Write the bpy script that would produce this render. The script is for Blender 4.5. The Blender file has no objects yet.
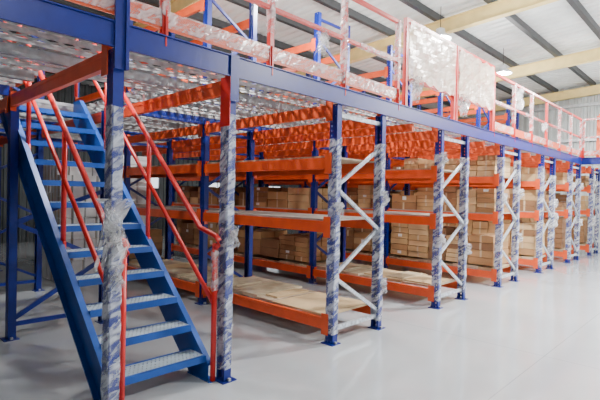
import bpy, math, random
from mathutils import Vector, Matrix
random.seed(7)
S=bpy.context.scene
COL=S.collection

# ---------------------------------------------------------------- materials
def nt(name):
    m=bpy.data.materials.new(name); m.use_nodes=True
    t=m.node_tree; b=t.nodes['Principled BSDF']
    return m,t,b
def N(t,typ,**k):
    n=t.nodes.new(typ)
    for a,v in k.items(): setattr(n,a,v)
    return n
def M(t,op,a,b=None,c=None):
    n=t.nodes.new('ShaderNodeMath'); n.operation=op
    for i,v in enumerate((a,b,c)):
        if v is None: continue
        if isinstance(v,(int,float)): n.inputs[i].default_value=v
        else: t.links.new(v,n.inputs[i])
    return n.outputs[0]
def pbr(name,c,rough=.5,metal=0,var=.12,scale=6,bump=0.0,bscale=60,stretch=(1,1,1),c2=None):
    m,t,b=nt(name)
    tc=N(t,'ShaderNodeTexCoord'); mp=N(t,'ShaderNodeMapping'); mp.inputs['Scale'].default_value=stretch
    t.links.new(tc.outputs['Object'],mp.inputs[0])
    no=N(t,'ShaderNodeTexNoise'); no.inputs['Scale'].default_value=scale; no.inputs['Detail'].default_value=5
    t.links.new(mp.outputs[0],no.inputs['Vector'])
    r=N(t,'ShaderNodeValToRGB'); r.color_ramp.elements[0].position=.3; r.color_ramp.elements[1].position=.7
    lo=c2 if c2 else tuple(x*(1-var) for x in c)
    hi=c if c2 else tuple(min(1,x*(1+var)) for x in c)
    r.color_ramp.elements[0].color=(*lo,1); r.color_ramp.elements[1].color=(*hi,1)
    t.links.new(no.outputs['Fac'],r.inputs[0]); t.links.new(r.outputs[0],b.inputs['Base Color'])
    b.inputs['Roughness'].default_value=rough; b.inputs['Metallic'].default_value=metal
    if bump:
        n2=N(t,'ShaderNodeTexNoise'); n2.inputs['Scale'].default_value=bscale
        t.links.new(mp.outputs[0],n2.inputs['Vector'])
        bp=N(t,'ShaderNodeBump'); bp.inputs['Strength'].default_value=bump; bp.inputs['Distance'].default_value=.01
        t.links.new(n2.outputs['Fac'],bp.inputs['Height']); t.links.new(bp.outputs[0],b.inputs['Normal'])
    return m
BLUE=pbr('blue_powdercoat',(.002,.014,.20),.35)
BLUE2=pbr('blue_stair_paint',(.004,.065,.33),.4)
ORANGE=pbr('orange_powdercoat',(.70,.085,.018),.4)
RED=pbr('red_powdercoat',(.58,.014,.012),.35)
GALV=pbr('galvanised_steel',(.42,.44,.46),.35,.6,.2,20)
BRACE=pbr('wrapped_brace',(.48,.52,.58),.3,.2,.4,30)
TREAD=pbr('tread_checker',(.36,.46,.56),.5,.2,.3,40,.3,200)
WOOD=pbr('shelf_board',(.38,.29,.20),.7,0,.2,5,.1,40,(1,6,1))
BOARD=pbr('grey_board',(.38,.34,.30),.7,0,.15,4)
SHEET=pbr('cardboard_sheet',(.50,.36,.20),.7,0,.2,3)
SHEETL=pbr('plastic_wrapped_sheet',(.54,.46,.32),.25,0,.25,5)
CART=[pbr('carton_%d'%i,c,.75,0,.15,3) for i,c in enumerate([(.42,.23,.10),(.50,.31,.14),(.31,.16,.07),(.58,.39,.20),(.24,.12,.055)])]
TAPE=pbr('carton_tape',(.55,.42,.27),.3)
WHITEC=pbr('white_carton',(.75,.76,.76),.6)
CREAM=pbr('cream_steel',(.78,.62,.26),.5,0,.08)
DARKP=pbr('dark_purlin',(.035,.04,.045),.6)
ROOFM=pbr('roof_sheet',(.76,.80,.80),.5,0,.14,1.5)
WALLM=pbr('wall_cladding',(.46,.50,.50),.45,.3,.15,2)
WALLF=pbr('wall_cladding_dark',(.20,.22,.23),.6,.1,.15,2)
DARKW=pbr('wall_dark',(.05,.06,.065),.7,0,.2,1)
BLACK=pbr('black_rubber',(.02,.02,.02),.6)
LAMPM=pbr('lamp_reflector',(.75,.76,.78),.3,.6)

def emit(name,c,s):
    m,t,b=nt(name); b.inputs['Base Color'].default_value=(*c,1)
    b.inputs['Emission Color'].default_value=(*c,1); b.inputs['Emission Strength'].default_value=s
    return m
GLOW=emit('lamp_glow',(1,.97,.9),30)
WINM=emit('window_daylight',(.85,.93,1),1.6)

def post_mat(name,c):
    m=pbr(name,c,.35); t=m.node_tree; b=t.nodes['Principled BSDF']; out=t.nodes['Material Output']
    uv=N(t,'ShaderNodeUVMap'); sp=N(t,'ShaderNodeSeparateXYZ'); t.links.new(uv.outputs[0],sp.inputs[0])
    u,v=sp.outputs[0],sp.outputs[1]
    f=M(t,'ABSOLUTE',M(t,'SUBTRACT',M(t,'FRACT',M(t,'DIVIDE',v,.05)),.5))
    a=M(t,'LESS_THAN',f,.23)
    g=M(t,'LESS_THAN',M(t,'ABSOLUTE',M(t,'SUBTRACT',M(t,'ABSOLUTE',M(t,'SUBTRACT',u,.5)),.22)),.07)
    mk=M(t,'MULTIPLY',a,g)
    tr=N(t,'ShaderNodeBsdfTransparent'); mx=N(t,'ShaderNodeMixShader')
    t.links.new(mk,mx.inputs[0]); t.links.new(b.outputs[0],mx.inputs[1]); t.links.new(tr.outputs[0],mx.inputs[2]); t.links.new(mx.outputs[0],out.inputs[0])
    return m
POST=post_mat('blue_perforated_upright',(.002,.014,.20))

def plastic(name,lo,hi,col=(.78,.80,.84),scale=(9,9,22),rot=(.6,.45,0),fm=.38,to=.66,rough=.12):
    m,t,b=nt(name); out=t.nodes['Material Output']
    tc=N(t,'ShaderNodeTexCoord'); mp=N(t,'ShaderNodeMapping'); mp.inputs['Scale'].default_value=scale
    mr0=N(t,'ShaderNodeMapping'); mr0.inputs['Rotation'].default_value=rot
    t.links.new(tc.outputs['Object'],mr0.inputs[0]); t.links.new(mr0.outputs[0],mp.inputs[0])
    no=N(t,'ShaderNodeTexNoise'); no.inputs['Scale'].default_value=1; no.inputs['Detail'].default_value=2.5; no.inputs['Roughness'].default_value=.5; no.inputs['Distortion'].default_value=.8
    t.links.new(mp.outputs[0],no.inputs['Vector'])
    sp=N(t,'ShaderNodeSeparateXYZ'); t.links.new(mr0.outputs[0],sp.inputs[0])
    band=M(t,'FRACT',M(t,'ADD',M(t,'MULTIPLY',sp.outputs[2],5.2),M(t,'MULTIPLY',no.outputs['Fac'],.8)))
    s=M(t,'ADD',M(t,'MULTIPLY',no.outputs['Fac'],.78),M(t,'MULTIPLY',band,.22))
    mr=N(t,'ShaderNodeMapRange'); mr.inputs['From Min'].default_value=fm; mr.inputs['From Max'].default_value=to
    mr.inputs['To Min'].default_value=lo; mr.inputs['To Max'].default_value=hi
    t.links.new(s,mr.inputs[0])
    b.inputs['Base Color'].default_value=(*col,1); b.inputs['Roughness'].default_value=rough
    b.inputs['Specular IOR Level'].default_value=.9
    bp=N(t,'ShaderNodeBump'); bp.inputs['Strength'].default_value=.5; bp.inputs['Distance'].default_value=.02
    t.links.new(s,bp.inputs['Height']); t.links.new(bp.outputs[0],b.inputs['Normal'])
    tr=N(t,'ShaderNodeBsdfTransparent'); mx=N(t,'ShaderNodeMixShader')
    t.links.new(mr.outputs[0],mx.inputs[0]); t.links.new(tr.outputs[0],mx.inputs[1]); t.links.new(b.outputs[0],mx.inputs[2]); t.links.new(mx.outputs[0],out.inputs[0])
    return m
WRAP=plastic('stretch_wrap',.07,.66,(.80,.84,.92),rough=.08)
SCRAP=plastic('loose_film',.10,.66,(.80,.80,.82))
FILM=plastic('film_sheet',.48,.80,(.72,.60,.48),(4,4,5),rough=.3)

def grate_mat(name,c,px,py,th,metal=.3):
    m=pbr(name,c,.4,metal,.15,5); t=m.node_tree; b=t.nodes['Principled BSDF']; out=t.nodes['Material Output']
    tc=N(t,'ShaderNodeTexCoord'); sp=N(t,'ShaderNodeSeparateXYZ'); t.links.new(tc.outputs['Object'],sp.inputs[0])
    x,y=sp.outputs[0],sp.outputs[1]
    row=M(t,'FLOOR',M(t,'DIVIDE',y,py))
    off=M(t,'MULTIPLY',M(t,'MODULO',row,2.0),.5)
    fx=M(t,'ABSOLUTE',M(t,'SUBTRACT',M(t,'FRACT',M(t,'ADD',M(t,'DIVIDE',x,px),off)),.5))
    fy=M(t,'ABSOLUTE',M(t,'SUBTRACT',M(t,'FRACT',M(t,'DIVIDE',y,py)),.5))
    mk=M(t,'LESS_THAN',M(t,'ADD',fx,fy),th)
    tr=N(t,'ShaderNodeBsdfTransparent'); mx=N(t,'ShaderNodeMixShader')
    t.links.new(mk,mx.inputs[0]); t.links.new(b.outputs[0],mx.inputs[1]); t.links.new(tr.outputs[0],mx.inputs[2]); t.links.new(mx.outputs[0],out.inputs[0])
    return m
GRATE=grate_mat('perforated_deck_steel',(.40,.42,.40),.12,.08,.41,0)
TREADG=grate_mat('stair_tread_grating',(.46,.56,.64),.035,.03,.22)

def floor_mat():
    m=pbr('polished_concrete',(.46,.49,.52),.22,0,.06,.8,.0); t=m.node_tree; b=t.nodes['Principled BSDF']
    ramp=[n for n in t.nodes if n.type=='VALTORGB'][0]
    tc=[n for n in t.nodes if n.type=='TEX_COORD'][0]
    sp=N(t,'ShaderNodeSeparateXYZ'); t.links.new(tc.outputs['Object'],sp.inputs[0])
    def line(o,per,off):
        return M(t,'LESS_THAN',M(t,'ABSOLUTE',M(t,'SUBTRACT',M(t,'FRACT',M(t,'DIVIDE',M(t,'ADD',o,off),per)),.5)),.001)
    l=M(t,'MAXIMUM',line(sp.outputs[0],4.6,1.0),line(sp.outputs[1],4.6,4.0))
    mx=N(t,'ShaderNodeMix',data_type='RGBA'); mx.inputs[7].default_value=(.33,.35,.37,1)
    t.links.new(l,mx.inputs[0]); t.links.new(ramp.outputs[0],mx.inputs[6]); t.links.new(mx.outputs[2],b.inputs['Base Color'])
    n=N(t,'ShaderNodeTexNoise'); n.inputs['Scale'].default_value=3; n.inputs['Detail'].default_value=6
    mr=N(t,'ShaderNodeMapRange'); mr.inputs['To Min'].default_value=.10; mr.inputs['To Max'].default_value=.24
    t.links.new(tc.outputs['Object'],n.inputs['Vector']); t.links.new(n.outputs['Fac'],mr.inputs[0]); t.links.new(mr.outputs[0],b.inputs['Roughness'])
    b.inputs['IOR'].default_value=1.55
    b.inputs['Coat Weight'].default_value=.6; b.inputs['Coat Roughness'].default_value=.09
    return m
FLOORM=floor_mat()

# ---------------------------------------------------------------- mesh builder
class MB:
    def __init__(s): s.v=[];s.f=[];s.m=[];s.uv=[];s.mats=[]
    def mi(s,m):
        if m not in s.mats: s.mats.append(m)
        return s.mats.index(m)
    def poly(s,pts,faces,mat,uvf=None):
        o=len(s.v); s.v+= [tuple(p) for p in pts]; k=s.mi(mat)
        for fi,f in enumerate(faces):
            s.f.append([o+i for i in f]); s.m.append(k)
            s.uv.append(uvf[fi] if uvf else [(0,0)]*len(f))
    def box(s,x0,x1,y0,y1,z0,z1,mat):
        p=[(x,y,z) for z in(z0,z1) for y in(y0,y1) for x in(x0,x1)]
        s.poly(p,[(0,2,3,1),(4,5,7,6),(0,1,5,4),(2,6,7,3),(0,4,6,2),(1,3,7,5)],mat)
    def obox(s,p,q,w,h,mat,up=(0,0,1)):
        p=Vector(p);q=Vector(q);d=(q-p).normalized();u=Vector(up)
        if abs(d.dot(u))>.99:u=Vector((1,0,0))
        r=d.cross(u).normalized();u=r.cross(d)
        pts=[]
        for b in(p,q):
            for i,j in((-1,-1),(1,-1),(1,1),(-1,1)): pts.append(b+r*w/2*i+u*h/2*j)
        s.poly(pts,[(0,1,2,3),(7,6,5,4),(0,4,5,1),(1,5,6,2),(2,6,7,3),(3,7,4,0)],mat)
    def tube(s,pts,r,mat,n=10):
        pts=[Vector(p) for p in pts]
        rings=[]
        for i,p in enumerate(pts):
            d=(pts[min(i+1,len(pts)-1)]-pts[max(i-1,0)]).normalized()
            u=Vector((0,0,1)) if abs(d.z)<.95 else Vector((1,0,0))
            a=d.cross(u).normalized();b=a.cross(d)
            rings.append([p+a*r*math.cos(2*math.pi*k/n)+b*r*math.sin(2*math.pi*k/n) for k in range(n)])
        P=[x for rr in rings for x in rr];F=[]
        for i in range(len(pts)-1):
            for k in range(n):
                F.append((i*n+k,i*n+(k+1)%n,(i+1)*n+(k+1)%n,(i+1)*n+k))
        F.append(tuple(range(n))[::-1]);F.append(tuple((len(pts)-1)*n+k for k in range(n)))
        s.poly(P,F,mat)
    def prism(s,prof,x0,x1,mat):
        n=len(prof)
        P=[(x0,y,z) for y,z in prof]+[(x1,y,z) for y,z in prof]
        F=[tuple(range(n)),tuple(range(2*n-1,n-1,-1))]+[(i,i+n,(i+1)%n+n,(i+1)%n) for i in range(n)]
        s.poly(P,F,mat)
    def upright(s,x,y,z0,z1,dir,mat,w=.10,d=.075):
        th=.003; xa,xb=sorted((x,x+dir*th)); y0,y1=y-w/2,y+w/2
        p=[(xx,yy,zz) for zz in(z0,z1) for yy in(y0,y1) for xx in(xa,xb)]
        s.poly(p,[(0,4,6,2),(1,3,7,5)],mat,[[(0,z0),(0,z1),(1,z1),(1,z0)],[(0,z0),(1,z0),(1,z1),(0,z1)]])
        xa,xb=sorted((x,x+dir*d))
        s.box(xa,xb,y0,y0+th,z0,z1,mat); s.box(xa,xb,y1-th,y1,z0,z1,mat)
        xe=x+dir*d; xa,xb=sorted((xe,xe-dir*th))
        s.box(xa,xb,y0,y0+.025,z0,z1,mat); s.box(xa,xb,y1-.025,y1,z0,z1,mat)
    def sleeve(s,x0,x1,y0,y1,z0,z1,mat,step=.05,g0=.03,g1=.22):
        n=max(2,int((z1-z0)/step)); cx,cy=(x0+x1)/2,(y0+y1)/2; hx,hy=(x1-x0)/2,(y1-y0)/2
        sh=[(-1,-.75),(-.75,-1),(.75,-1),(1,-.75),(1,.75),(.75,1),(-.75,1),(-1,.75)]
        P=[];F=[]
        for i in range(n+1):
            z=z0+(z1-z0)*i/n
            for a,b in sh:
                g=1+random.uniform(g0,g1)
                P.append((cx+a*hx*g,cy+b*hy*g,z+random.uniform(-.012,.012)))
        for i in range(n):
            for k in range(8): F.append((i*8+k,i*8+(k+1)%8,(i+1)*8+(k+1)%8,(i+1)*8+k))
        s.poly(P,F,mat)
    def rag(s,c,w,h,dirv,mat,n=9):
        c=Vector(c);d=Vector(dirv).normalized();nn=d.cross(Vector((0,0,1)))
        P=[];F=[];ph=random.uniform(0,6)
        for j in range(n+1):
            for i in range(n+1):
                u=i/n-.5;v=j/n
                ww=w*(1-.6*v+.3*math.sin(v*7+ph))
                P.append(c+d*(u*ww+.08*w*math.sin(v*9+ph))+Vector((0,0,-v*h*(1+.45*math.sin(i*2.1+ph))))+nn*(.05*math.sin(i*1.9+ph+v*3)+random.uniform(-.025,.025)))
        for j in range(n):
            for i in range(n): F.append((j*(n+1)+i,j*(n+1)+i+1,(j+1)*(n+1)+i+1,(j+1)*(n+1)+i))
        s.poly(P,F,mat)
    def make(s,name,parent=None,bevel=0,smooth=False):
        me=bpy.data.meshes.new(name); me.from_pydata(s.v,[],s.f)
        for m in s.mats: me.materials.append(m)
        ul=me.uv_layers.new(name='UVMap')
        k=0
        for i,p in enumerate(me.polygons):
            p.material_index=s.m[i]; p.use_smooth=smooth
            for j in range(len(s.f[i])):
                ul.data[k].uv=s.uv[i][j]; k+=1
        me.update()
        o=bpy.data.objects.new(name,me); COL.objects.link(o)
        if bevel:
            b=o.modifiers.new('b','BEVEL');b.width=bevel;b.segments=2;b.limit_method='ANGLE'
        if parent:o.parent=parent
        return o
def empty(name,loc=(0,0,0)):
    e=bpy.data.objects.new(name,None);COL.objects.link(e);e.location=loc;e.empty_display_size=.1;return e

# ---------------------------------------------------------------- room
X0,X1,Y0,Y1=-9.,14.6,-9.,12.
roofz=lambda y:5.62-.06*y
b=MB(); b.box(X0,X1,Y0,Y1,-.1,0,FLOORM); b.make('floor')
def corr(n,pitch=.25,depth=.035):
    out=[];x=0
    while x<n:
        for dx,dz in((0,0),(.12,0),(.15,depth),(.22,depth)): out.append((x+dx*pitch/.25,dz))
        x+=pitch
    return out
b=MB();c=corr(X1-X0);P=[];F=[]
for x,dz in c:
    for y in(Y0,Y1): P.append((min(X0+x,X1),y,roofz(y)+dz))
for i in range(len(c)-1):F.append((2*i,2*i+1,2*i+3,2*i+2))
b.poly(P,F,ROOFM); b.make('ceiling')
b=MB();c=corr(Y1-Y0,.2);P=[];F=[]
for y,dz in c:
    yy=min(Y0+y,Y1)
    P+= [(X1-dz,yy,0),(X1-dz,yy,roofz(yy)+.03)]
for i in range(len(c)-1):F.append((2*i,2*i+1,2*i+3,2*i+2))
b.poly(P,F,WALLM); b.make('wall_right')
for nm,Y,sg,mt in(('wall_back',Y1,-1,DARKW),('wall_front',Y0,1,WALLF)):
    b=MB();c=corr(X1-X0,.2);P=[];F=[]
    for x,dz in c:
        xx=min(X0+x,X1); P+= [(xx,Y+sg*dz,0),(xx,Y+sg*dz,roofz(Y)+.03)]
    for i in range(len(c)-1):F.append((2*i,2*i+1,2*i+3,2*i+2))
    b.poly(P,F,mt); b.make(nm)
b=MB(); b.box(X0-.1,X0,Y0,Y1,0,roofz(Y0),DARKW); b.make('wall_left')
for i,(x,z) in enumerate([(4.2,1.9),(7.2,1.7),(10.2,1.65),(1.2,2.0)]):
    b=MB(); b.box(x-.45,x+.45,Y1-.09,Y1-.06,z-.2,z+.25,WINM)
    for xx in(x-.48,x,x+.45): b.box(xx,xx+.03,Y1-.12,Y1-.05,z-.23,z+.28,GALV)
    for zz in(z-.23,z+.25): b.box(x-.48,x+.48,Y1-.12,Y1-.05,zz,zz+.03,GALV)
    b.make('window_%d'%(i+1))
def ibeam(b,x,y_a,y_b,h=.30,w=.15):
    for (wa,za,zb) in((w,-.03,-.015),(.012,-h,-.03),(w,-h-.015,-h)):
        P=[(x-wa/2,y_a,roofz(y_a)+za-.14),(x+wa/2,y_a,roofz(y_a)+za-.14),(x+wa/2,y_a,roofz(y_a)+zb-.14),(x-wa/2,y_a,roofz(y_a)+zb-.14),
           (x-wa/2,y_b,roofz(y_b)+za-.14),(x+wa/2,y_b,roofz(y_b)+za-.14),(x+wa/2,y_b,roofz(y_b)+zb-.14),(x-wa/2,y_b,roofz(y_b)+zb-.14)]
        b.poly(P,[(0,1,2,3),(7,6,5,4),(0,4,5,1),(1,5,6,2),(2,6,7,3),(3,7,4,0)],CREAM)
for i,x in enumerate((-8.25,-3.65,.95,5.55,10.15,14.3)):
    b=MB(); ibeam(b,x,Y0,Y1-.1); b.make('roof_rafter')
b=MB();y=-8.6
while y<Y1-.2:
    z=roofz(y); b.box(X0,X1-.05,y-.05,y+.05,z-.15,z-.005,DARKP); y+=1.15
b.make('roof_purlins')
b=MB()
for z in(3.6,4.8): b.box(X1-.16,X1-.05,Y0,Y1,z,z+.1,GALV)
b.make('trim_1')

# ---------------------------------------------------------------- racks
ROWS=[(-2.35,1.03),(0,.9),(2.3,.9),(4.6,.9),(6.9,.9),(9.2,.9),(11.5,.9)]
YF=[0,2.35,4.7,7.05]
HT=2.50
LV=[.26,1.28,1.95]
def frame(b,x,w,y,z0,z1,zig,bm,base=True):
    b.upright(x,y,z0,z1,1,POST); b.upright(x+w,y,z0,z1,-1,POST)
    if base:
        for xx in(x+.03,x+w-.03):
            b.box(xx-.07,xx+.07,y-.08,y+.08,z0,z0+.008,BLUE)
            for dy in(-.065,.065): b.box(xx-.012,xx+.012,y+dy-.012,y+dy+.012,z0+.008,z0+.03,GALV)
    xl,xr=x+.05,x+w-.05
    if zig:
        if base: b.obox((xl,y,z0+.15),(xr,y,z0+.15),.03,.045,bm)
        zz=z0+.22; side=1
        step=.47
        while zz+step<z1-.02:
            p=(xr if side else xl,y-.015*(1 if side else -1),zz);q=(xl if side else xr,y-.015*(1 if side else -1),zz+step)
            b.obox(p,q,.03,.036,bm); zz+=step; side=1-side
        b.obox((xl,y,z1-.1),(xr,y,z1-.1),.03,.045,bm)
def beam(b,x,y0,y1,zt,mat=ORANGE,h=.12,w=.045,dir=1):
    xa,xb=(x,x+w) if dir>0 else (x-w,x)
    b.box(xa,xb,y0+.05,y1-.05,zt-h,zt,mat)
    b.box(xa-.003,xb+.003,y0+.05,y1-.05,zt-.035,zt-.028,mat)
    for yy,dd in((y0+.05,1),(y1-.05,-1)):
        a,c=sorted((yy,yy+dd*.045)); xo=(xa-.008,xa) if dir>0 else (xb,xb+.008)
        b.box(xo[0],xo[1],min(yy,yy-dd*.045),max(yy,yy+dd*.045),zt-.17,zt+.05,mat)
        b.box(xa-.004,xb+.004,a,a+.01,zt-.16,zt+.04,mat)
for ri,(x,w) in enumerate(ROWS):
    root=empty('pallet_rack',(x,0,0))
    fr=MB()
    for yi,y in enumerate(YF):
        bm=BRACE if yi==0 else BLUE
        if ri==0 and yi==0:
            frame(fr,x,w,y,0,HT,False,bm)
            fr.box(x-.005,x+.085,-.082,-.066,2.36,3.72,BLUE); fr.box(x+.062,x+.085,-.10,-.066,2.36,3.72,BLUE)
            fr.box(x+w-.08,x+w+.005,-.078,-.066,2.3,2.68,BLUE)
            fr.box(x+w-.085,x+w-.078,-.075,.05,2.1,2.5,RED)
        elif ri==0 and yi==1:
            frame(fr,x,w,y,0,HT,False,bm)
            for p,q in((.15,.15),(.2,.75),(1.2,.75),(1.2,1.55)): fr.obox((x+.05,y,p),(x+w-.05,y,q),.03,.045,BLUE)
        else: frame(fr,x,w,y,0,HT,True,bm)
    fo=fr.make('upright_frames'); fo.parent=root; fo.location=(-x,0,0)
    wr=MB()
    zt=2.2 if ri!=0 else 2.15
    wr.sleeve(x-.002,x+.077,-.052,.052,.10,zt+random.uniform(-.1,.1),WRAP)
    wr.sleeve(x+w-.077,x+w+.002,-.052,.052,.10,zt+random.uniform(-.1,.1),WRAP)
    for q in range(3):
        wr.rag((x+random.choice((.03,w-.03)),-.07,random.uniform(.5,2.2)),.09,.14,(1,.2,0),SCRAP)
    if ri==0: wr.rag((x+.0,-.08,1.50),.24,.36,(1,.2,0),SCRAP)
    wo=wr.make('stretch_wrap',smooth=False); wo.parent=root; wo.location=(-x,0,0)
    bb=MB()
    for yi in range(3):
        y0,y1=YF[yi],YF[yi+1]
        beam(bb,x-.012,y0,y1,2.5); beam(bb,x+w+.012,y0,y1,2.5,dir=-1)
        if ri==0: continue
        for l in LV:
            beam(bb,x-.012,y0,y1,l); beam(bb,x+w+.012,y0,y1,l,dir=-1)
            for q in range(1,4):
                yy=y0+(y1-y0)*q/4; bb.box(x+.03,x+w-.03,yy-.02,yy+.02,l-.05,l-.01,GALV)
    bo=bb.make('load_beams'); bo.parent=root; bo.location=(-x,0,0)
    if ri==0: continue
    sb=MB()
    for yi in range(3):
        y0,y1=YF[yi]+.08,YF[yi+1]-.08
        for li,l in enumerate(LV):
            if li==0:
                yy=y0
                while yy<y1-.1:
                    d=random.choice((.28,.35,.42,.5)); e=min(yy+d,y1)
                    t=random.uniform(.018,.06)
                    sb.box(x+.02+random.uniform(0,.05),x+w-.02-random.uniform(0,.05),yy+.008,e-.006,l+.002,l+t,random.choice((SHEET,SHEETL,SHEETL,WOOD)))
                    if random.random()<.5: sb.box(x+.1+random.uniform(0,.1),x+w-.1-random.uniform(0,.2),yy+.04,e-.03,l+t+.001,l+t+.02,random.choice((SHEET,SHEETL)))
                    yy=e
            else:
                sb.box(x+.01,x+w-.01,y0,y1,l+.001,l+.02,BOARD if li==1 else WOOD)
    so=sb.make('shelf_boards'); so.parent=root; so.location=(-x,0,0)

# cartons
def stack(name,x0,x1,y0,y1,z0,z1,bx,by,bz,mats,skip=.0):
    b=MB()
    y=y0
    while y<y1-.2:
        wy=by*random.uniform(.75,1.45); e=y+wy
        if e>y1-.2: e=y1
        hz=bz*random.uniform(.55,1.15); m0=random.choice(mats)
        nx=max(1,round((x1-x0)/(bx*random.uniform(.8,1.3)))); sx=(x1-x0)/nx
        ztop=z1 if random.random()>skip else z0+(z1-z0)*random.uniform(.5,.85)
        nz=max(1,int((ztop-z0)/hz))
        for i in range(nx):
            for k in range(nz):
                m=m0 if random.random()<.65 else random.choice(mats); jx,jy=random.uniform(-.012,.012),random.uniform(-.008,.008)
                ax,ay=x0+i*sx+.014+jx,y+.01+jy; az=z0+k*hz
                b.box(ax,ax+sx-.028,ay,ay+(e-y)-.02,az,az+hz-.008,m)
                yc=ay+(e-y)/2-.01
                if random.random()<.5: b.box(ax-.001,ax+sx-.027,yc-.018,yc+.018,az+.001,az+hz-.006,TAPE)
                elif random.random()<.3: b.box(ax-.002,ax,yc-.06,yc+.03,az+hz*.3,az+hz*.8,WHITEC)
        y=e
    return b.make(name,bevel=0)
for ri,ys in((3,[(.1,2.25),(2.45,4.6)]),(4,[(.1,2.25),(2.45,4.6)]),(5,[(.15,2.2),(2.5,4.6)]),(6,[(.15,2.2)])):
    x,w=ROWS[ri]
    for (ya,yb) in ys:
        stack('cardboard_box_stack',x+.06,x+w-.06,ya,yb,.345,1.13,.4,.36,.15,CART,.1)
        stack('cardboard_box_stack',x+.06,x+w-.06,ya,yb,1.302,1.81,.4,.33,.13,CART,.1)
        stack('cardboard_box_stack',x+.06,x+w-.06,ya,yb,1.972,2.36,.4,.36,.14,CART,.2)
stack('cardboard_box_stack',2.36,3.14,2.5,4.5,1.302,1.72,.38,.4,.155,CART,.3)
stack('cardboard_box_stack',2.36,3.14,4.85,6.9,1.302,1.80,.38,.4,.165,CART,.3)
stack('cardboard_box_stack',2.36,3.14,2.5,4.5,.345,.85,.38,.4,.155,CART,.3)
stack('cardboard_box_stack',2.36,3.14,4.85,6.9,.345,1.1,.38,.4,.165,CART,.3)
stack('cardboard_box_stack',.06,.84,4.85,6.9,.345,.9,.38,.4,.19,CART,.3)
stack('white_carton_stack',1.0,1.9,7.4,8.2,.0,2.45,.3,.2,.11,[WHITEC])
stack('white_carton_stack',-.95,-.15,5.0,5.9,.0,2.1,.2,.16,.5,[WHITEC],.2)

# ---------------------------------------------------------------- mezzanine
mz=empty('mezzanine_platform',(0,0,2.5))
def child(b,n,par,**k):
    o=b.make(n,**k); o.parent=par; o.location=-par.location; return o
XL,XR,YB=-5.2,12.5,7.15
g=MB()
def deck(x0,x1,y0,y1):
    y=y0
    while y<y1-.01:
        e=min(y+.24,y1)
        g.poly([(x0,y,2.64),(x1,y,2.64),(x1,e,2.64),(x0,e,2.64)],[(0,1,2,3)],GRATE)
        g.box(x0,x1,y-.003,y+.003,2.60,2.64,GALV)
        y=e
deck(XL,-2.3,-.04,YB);deck(-2.3,-1.36,-.04,1.45);deck(-2.3,-1.36,3.06,YB);deck(-1.36,XR,-.04,YB);deck(10.1,XR,-6,-.04)
child(g,'deck_planks',mz)
f=MB()
f.box(XL,10.1,-.061,-.055,2.50,2.675,BLUE)
f.box(XL,10.1,-.075,-.055,2.667,2.675,BLUE); f.box(XL,10.1,-.075,-.055,2.50,2.508,BLUE)
for y in(2.35,4.7,7.05):
    if y<3: f.box(XL,-2.36,y-.03,y+.03,2.50,2.60,BLUE); f.box(-1.30,XR,y-.03,y+.03,2.50,2.60,BLUE)
    else: f.box(XL,XR,y-.03,y+.03,2.50,2.60,BLUE)
yy=.78
while yy<YB:
    if 1.4<yy<3.1: f.box(XL,-2.36,yy-.02,yy+.02,2.52,2.60,GALV); f.box(-1.30,XR,yy-.02,yy+.02,2.52,2.60,GALV)
    elif abs((yy%2.35))>.2: f.box(XL,XR,yy-.02,yy+.02,2.52,2.60,GALV)
    yy+=.783
for x in(-4.6,-3.5,1.6,3.9,6.2,8.5,10.8):
    f.box(x-.025,x+.025,0,YB,2.40,2.5,ORANGE)
f.box(10.094,10.1,-6,-.05,2.50,2.675,BLUE);f.box(10.05,10.1,-6,-.05,2.667,2.675,BLUE);f.box(10.05,10.1,-6,-.05,2.5,2.508,BLUE)
child(f,'steel_beams',mz)
lp=MB()
for y in YF: frame(lp,-5.15,.5,y,0,2.5,True,BLUE)
for y in(-2.6,-5.2): frame(lp,10.15,.9,y,0,2.5,True,BRACE)
child(lp,'support_frames',mz)

def railing(pts,posts):
    r=MB()
    (xa,ya),(xb,yb)=pts
    d=Vector((xb-xa,yb-ya,0)); L=d.length; d.normalize()
    P=lambda s,z:(xa+d.x*s,ya+d.y*s,z)
    for z,h in((3.67,.04),(3.2,.032)):
        r.obox(P(0,z),P(L,z),.04,h,RED)
    r.obox(P(0,2.79),P(L,2.79),.012,.13,ORANGE)
    n=posts
    for i in range(n+1):
        s=L*i/n
        r.obox(P(s,2.68),P(s,3.69),.045,.045,RED)
        r.obox(P(s,2.60),P(s,2.86),.07,.012,RED)
        if random.random()<.75:
            q=P(s,0); z0=random.uniform(2.7,3.0)
            r.sleeve(q[0]-.026,q[0]+.026,q[1]-.026,q[1]+.026,z0,3.68,SCRAP,.05,.05,.4)
    s=0
    while s<L:
        e=min(L,s+random.uniform(.5,1.2))
        if random.random()<.6:
            for z in (3.67,3.2):
                if random.random()<.6:
                    r.obox(P(s,z),P(e,z),.052,.05,SCRAP)
        if random.random()<.7: r.obox(P(s,2.80),P(e,2.80),.03,.12,SCRAP)
        if random.random()<.45:
            q=P((s+e)/2,random.choice((3.67,3.2))); r.rag((q[0],q[1],q[2]),.16,random.uniform(.12,.35),(d.x,d.y,0),SCRAP)
        s=e
    return r
railing(((-5.1,-.03),(1.15,-.03)),6).make('safety_railing')
railing(((4.15,-.03),(10.05,-.03)),6).make('safety_railing')
r=railing(((10.12,-.08),(10.12,-5.9)),5)
for y in(-.4,-2.6,-5.2):
    r.obox((10.2,y,2.68),(10.2,y,3.75),.08,.08,ORANGE)
r.obox((10.2,-.4,3.75),(10.2,-5.9,3.75),.06,.1,ORANGE); r.obox((10.2,-.4,3.25),(10.2,-5.9,3.25),.05,.08,ORANGE)
r.make('safety_railing')
r=MB()
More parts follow.
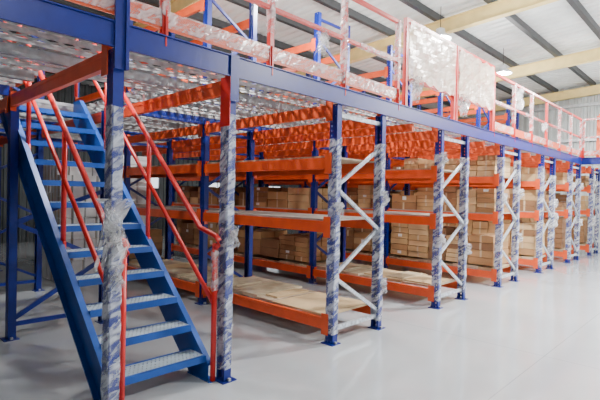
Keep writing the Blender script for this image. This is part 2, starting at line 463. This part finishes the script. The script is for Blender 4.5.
for xa,xb in((1.3,2.62),(2.70,4.05)):
    for x in(xa,xb): r.obox((x,-.05,2.68),(x,-.05,3.76),.05,.05,RED)
    for z in(3.74,3.04): r.obox((xa,-.05,z),(xb,-.05,z),.045,.045,RED)
    for q in range(1,5):
        x=xa+(xb-xa)*q/5; r.obox((x,-.05,3.02),(x,-.05,3.72),.02,.02,RED)
    r.obox((xa,-.05,3.4),(xb,-.05,3.4),.02,.02,RED)
    for off in(-.088,-.012):
        n=16;P=[];F=[]
        for j in range(n+1):
            for i in range(n+1):
                ee=.02*math.sin(i*1.7+j*.4) if j in(0,n) else 0
                P.append((xa+.03+(xb-xa-.06)*i/n,off+random.uniform(-.003,.003)+.007*math.sin(i*.9+j*.7),3.02+.70*j/n+ee+random.uniform(-.012,.012)))
        for j in range(n):
            for i in range(n):F.append((j*(n+1)+i,j*(n+1)+i+1,(j+1)*(n+1)+i+1,(j+1)*(n+1)+i))
        r.poly(P,F,FILM)
    r.rag((xa+.2,-.08,3.08),.3,.25,(1,0,0),SCRAP)
r.make('loading_gate')

for ri,(x,w) in enumerate(ROWS):
    root=empty('upper_pallet_rack',(x,2.35,2.65))
    u=MB()
    for yi,y in enumerate((2.35,4.7,7.05)):
        if ri==0 and yi==0: continue
        frame(u,x,w,y,2.65,4.75,True,BLUE)
    for y0,y1 in((2.35,4.7),(4.7,7.05)):
        if ri==0 and y0<3: continue
        for l in(3.45,4.25): 
            beam(u,x-.012,y0,y1,l); beam(u,x+w+.012,y0,y1,l,dir=-1)
    o=u.make('frames_and_beams'); o.parent=root;o.location=-root.location

# ---------------------------------------------------------------- staircase
st=empty('metal_staircase',(-1.8,.1,0))
b=MB(); xl,xr=-2.24,-1.47
k=.205/.2275
for x in(xl,xr):
    b.prism([(.06,0),(.33,0),(3.05,2.42),(3.05,2.665),(2.86,2.665),(.06,.14)],x-.004,x+.004,BLUE2)
    s=1 if x==xl else -1
    a,c=sorted((x-.004*s,x-.045*s))
    b.prism([(.06,.14),(2.86,2.665),(2.86,2.655),(.06,.13)],a,c,BLUE2)
    b.prism([(.33,.0),(3.05,2.42),(3.05,2.432),(.32,.01)],a,c,BLUE2)
    b.box(a-.02,c+.02,.02,.34,0,.008,BLUE2)
for i in range(12):
    z=.205*(i+1); y=.1+.2275*i
    b.poly([(xl+.004,y+.018,z),(xr-.004,y+.018,z),(xr-.004,y+.212,z),(xl+.004,y+.212,z)],[(0,1,2,3)],TREADG)
    b.box(xl+.004,xr-.004,y-.012,y-.006,z-.05,z+.002,BLUE2)
    b.box(xl+.004,xr-.004,y-.006,y+.018,z-.002,z+.002,BLUE2)
    b.box(xl+.004,xr-.004,y+.212,y+.235,z-.002,z+.002,BLUE2)
    b.box(xl+.004,xr-.004,y+.229,y+.235,z-.035,z+.001,BLUE2)
    for q in range(1,8):
        xx=xl+(xr-xl)*q/8; b.box(xx-.002,xx+.002,y,y+.229,z-.025,z-.003,GALV)
    b.box(xl+.004,xl+.03,y,y+.22,z-.03,z-.006,BLUE2);b.box(xr-.03,xr-.004,y,y+.22,z-.03,z-.006,BLUE2)
child(b,'stringers_and_treads',st)
h=MB()
for x,ya in((xl+.01,.01),(xr+.025,.03)):
    R=lambda y,dz:(x,y,k*(y-.1)+dz)
    h.tube([(x,ya,0.01),(x,ya,1.14)],.023,RED)
    h.tube([(x,ya,1.10),(x,ya-.04,1.13),(x,ya-.05,1.17),(x,ya-.01,1.20),R(.25,1.12),R(3.05,1.12)],.023,RED)
    h.tube([(x,ya,k*(ya-.1)+.70),R(3.05,.70)],.019,RED)
    for y in(1.15,2.15,3.05): h.tube([R(y,.08),R(y,1.12)],.021,RED)
    for y in(1.15,2.15): 
        q=R(y,.1); h.box(x-.012,x+.012,q[1]-.04,q[1]+.04,q[2]-.06,q[2]+.06,RED)
child(h,'handrails',st,smooth=True)
wv=MB(); q=(xr+.025,.03)
wv.sleeve(q[0]-.022,q[0]+.022,q[1]-.022,q[1]+.022,.75,1.08,SCRAP,.05)
child(wv,'wrap_scraps',st)

# ---------------------------------------------------------------- lamps
def lamp(x,y,power,z=4.85,up=.5):
    root=empty('high_bay_lamp',(x,y,z))
    b=MB();n=20
    prof=[(.05,.22),(.09,.2),(.10,.12),(.20,.05),(.23,0),(.215,0),(.19,.045),(.09,.11)]
    P=[(r*math.cos(2*math.pi*i/n),r*math.sin(2*math.pi*i/n),zz) for r,zz in prof for i in range(n)]
    F=[(j*n+i,j*n+(i+1)%n,(j+1)*n+(i+1)%n,(j+1)*n+i) for j in range(len(prof)-1) for i in range(n)]
    F.append(tuple(range(n))[::-1]); b.poly(P,F,LAMPM)
    b.tube([(0,0,.2),(0,0,roofz(y)-z-.01)],.008,BLACK,6)
    b.make('housing',root)
    g=MB(); P=[(.19*math.cos(2*math.pi*i/n),.19*math.sin(2*math.pi*i/n),.04) for i in range(n)]
    g.poly(P,[tuple(range(n))[::-1]],GLOW); g.make('diffuser',root)
    l=bpy.data.lights.new('bulb','AREA');l.shape='DISK';l.size=.36;l.energy=power;l.color=(1,.985,.955)
    o=bpy.data.objects.new('bulb',l);COL.objects.link(o);o.parent=root;o.location=(0,0,.02)
    l=bpy.data.lights.new('roof_fill','POINT');l.shadow_soft_size=.06;l.energy=power*up;l.color=(1,.985,.955)  # extra point light added below the reflector to brighten the roof
    o=bpy.data.objects.new('roof_fill',l);COL.objects.link(o);o.parent=root;o.location=(0,0,-.12)
for x in(-1.8,1.7,5.2,8.7): lamp(x,1.5,230,up=.8)
for x in(4.8,11.0): lamp(x,-1.6,560)
for x,p in((3.5,580),(9.5,720)): lamp(x,-5,p)
lamp(-2.5,-5,110)
for x in(1.5,7.5): lamp(x,6.2,140,4.9)

w=bpy.data.worlds.new('World');S.world=w;w.use_nodes=True
bg=w.node_tree.nodes['Background'];bg.inputs[0].default_value=(.72,.85,1,1);bg.inputs[1].default_value=.5

cd=bpy.data.cameras.new('camera');cam=bpy.data.objects.new('camera',cd);COL.objects.link(cam)
cd.lens=27.6;cd.sensor_width=36
yaw=math.radians(43.7-90)
Rm=Matrix.Rotation(yaw,4,'Z')@Matrix.Rotation(math.radians(90-.62),4,'X')@Matrix.Rotation(math.radians(1.2),4,'Z')
cam.matrix_world=Matrix.Translation((-3.693,-3.069,1.55))@Rm
S.camera=cam
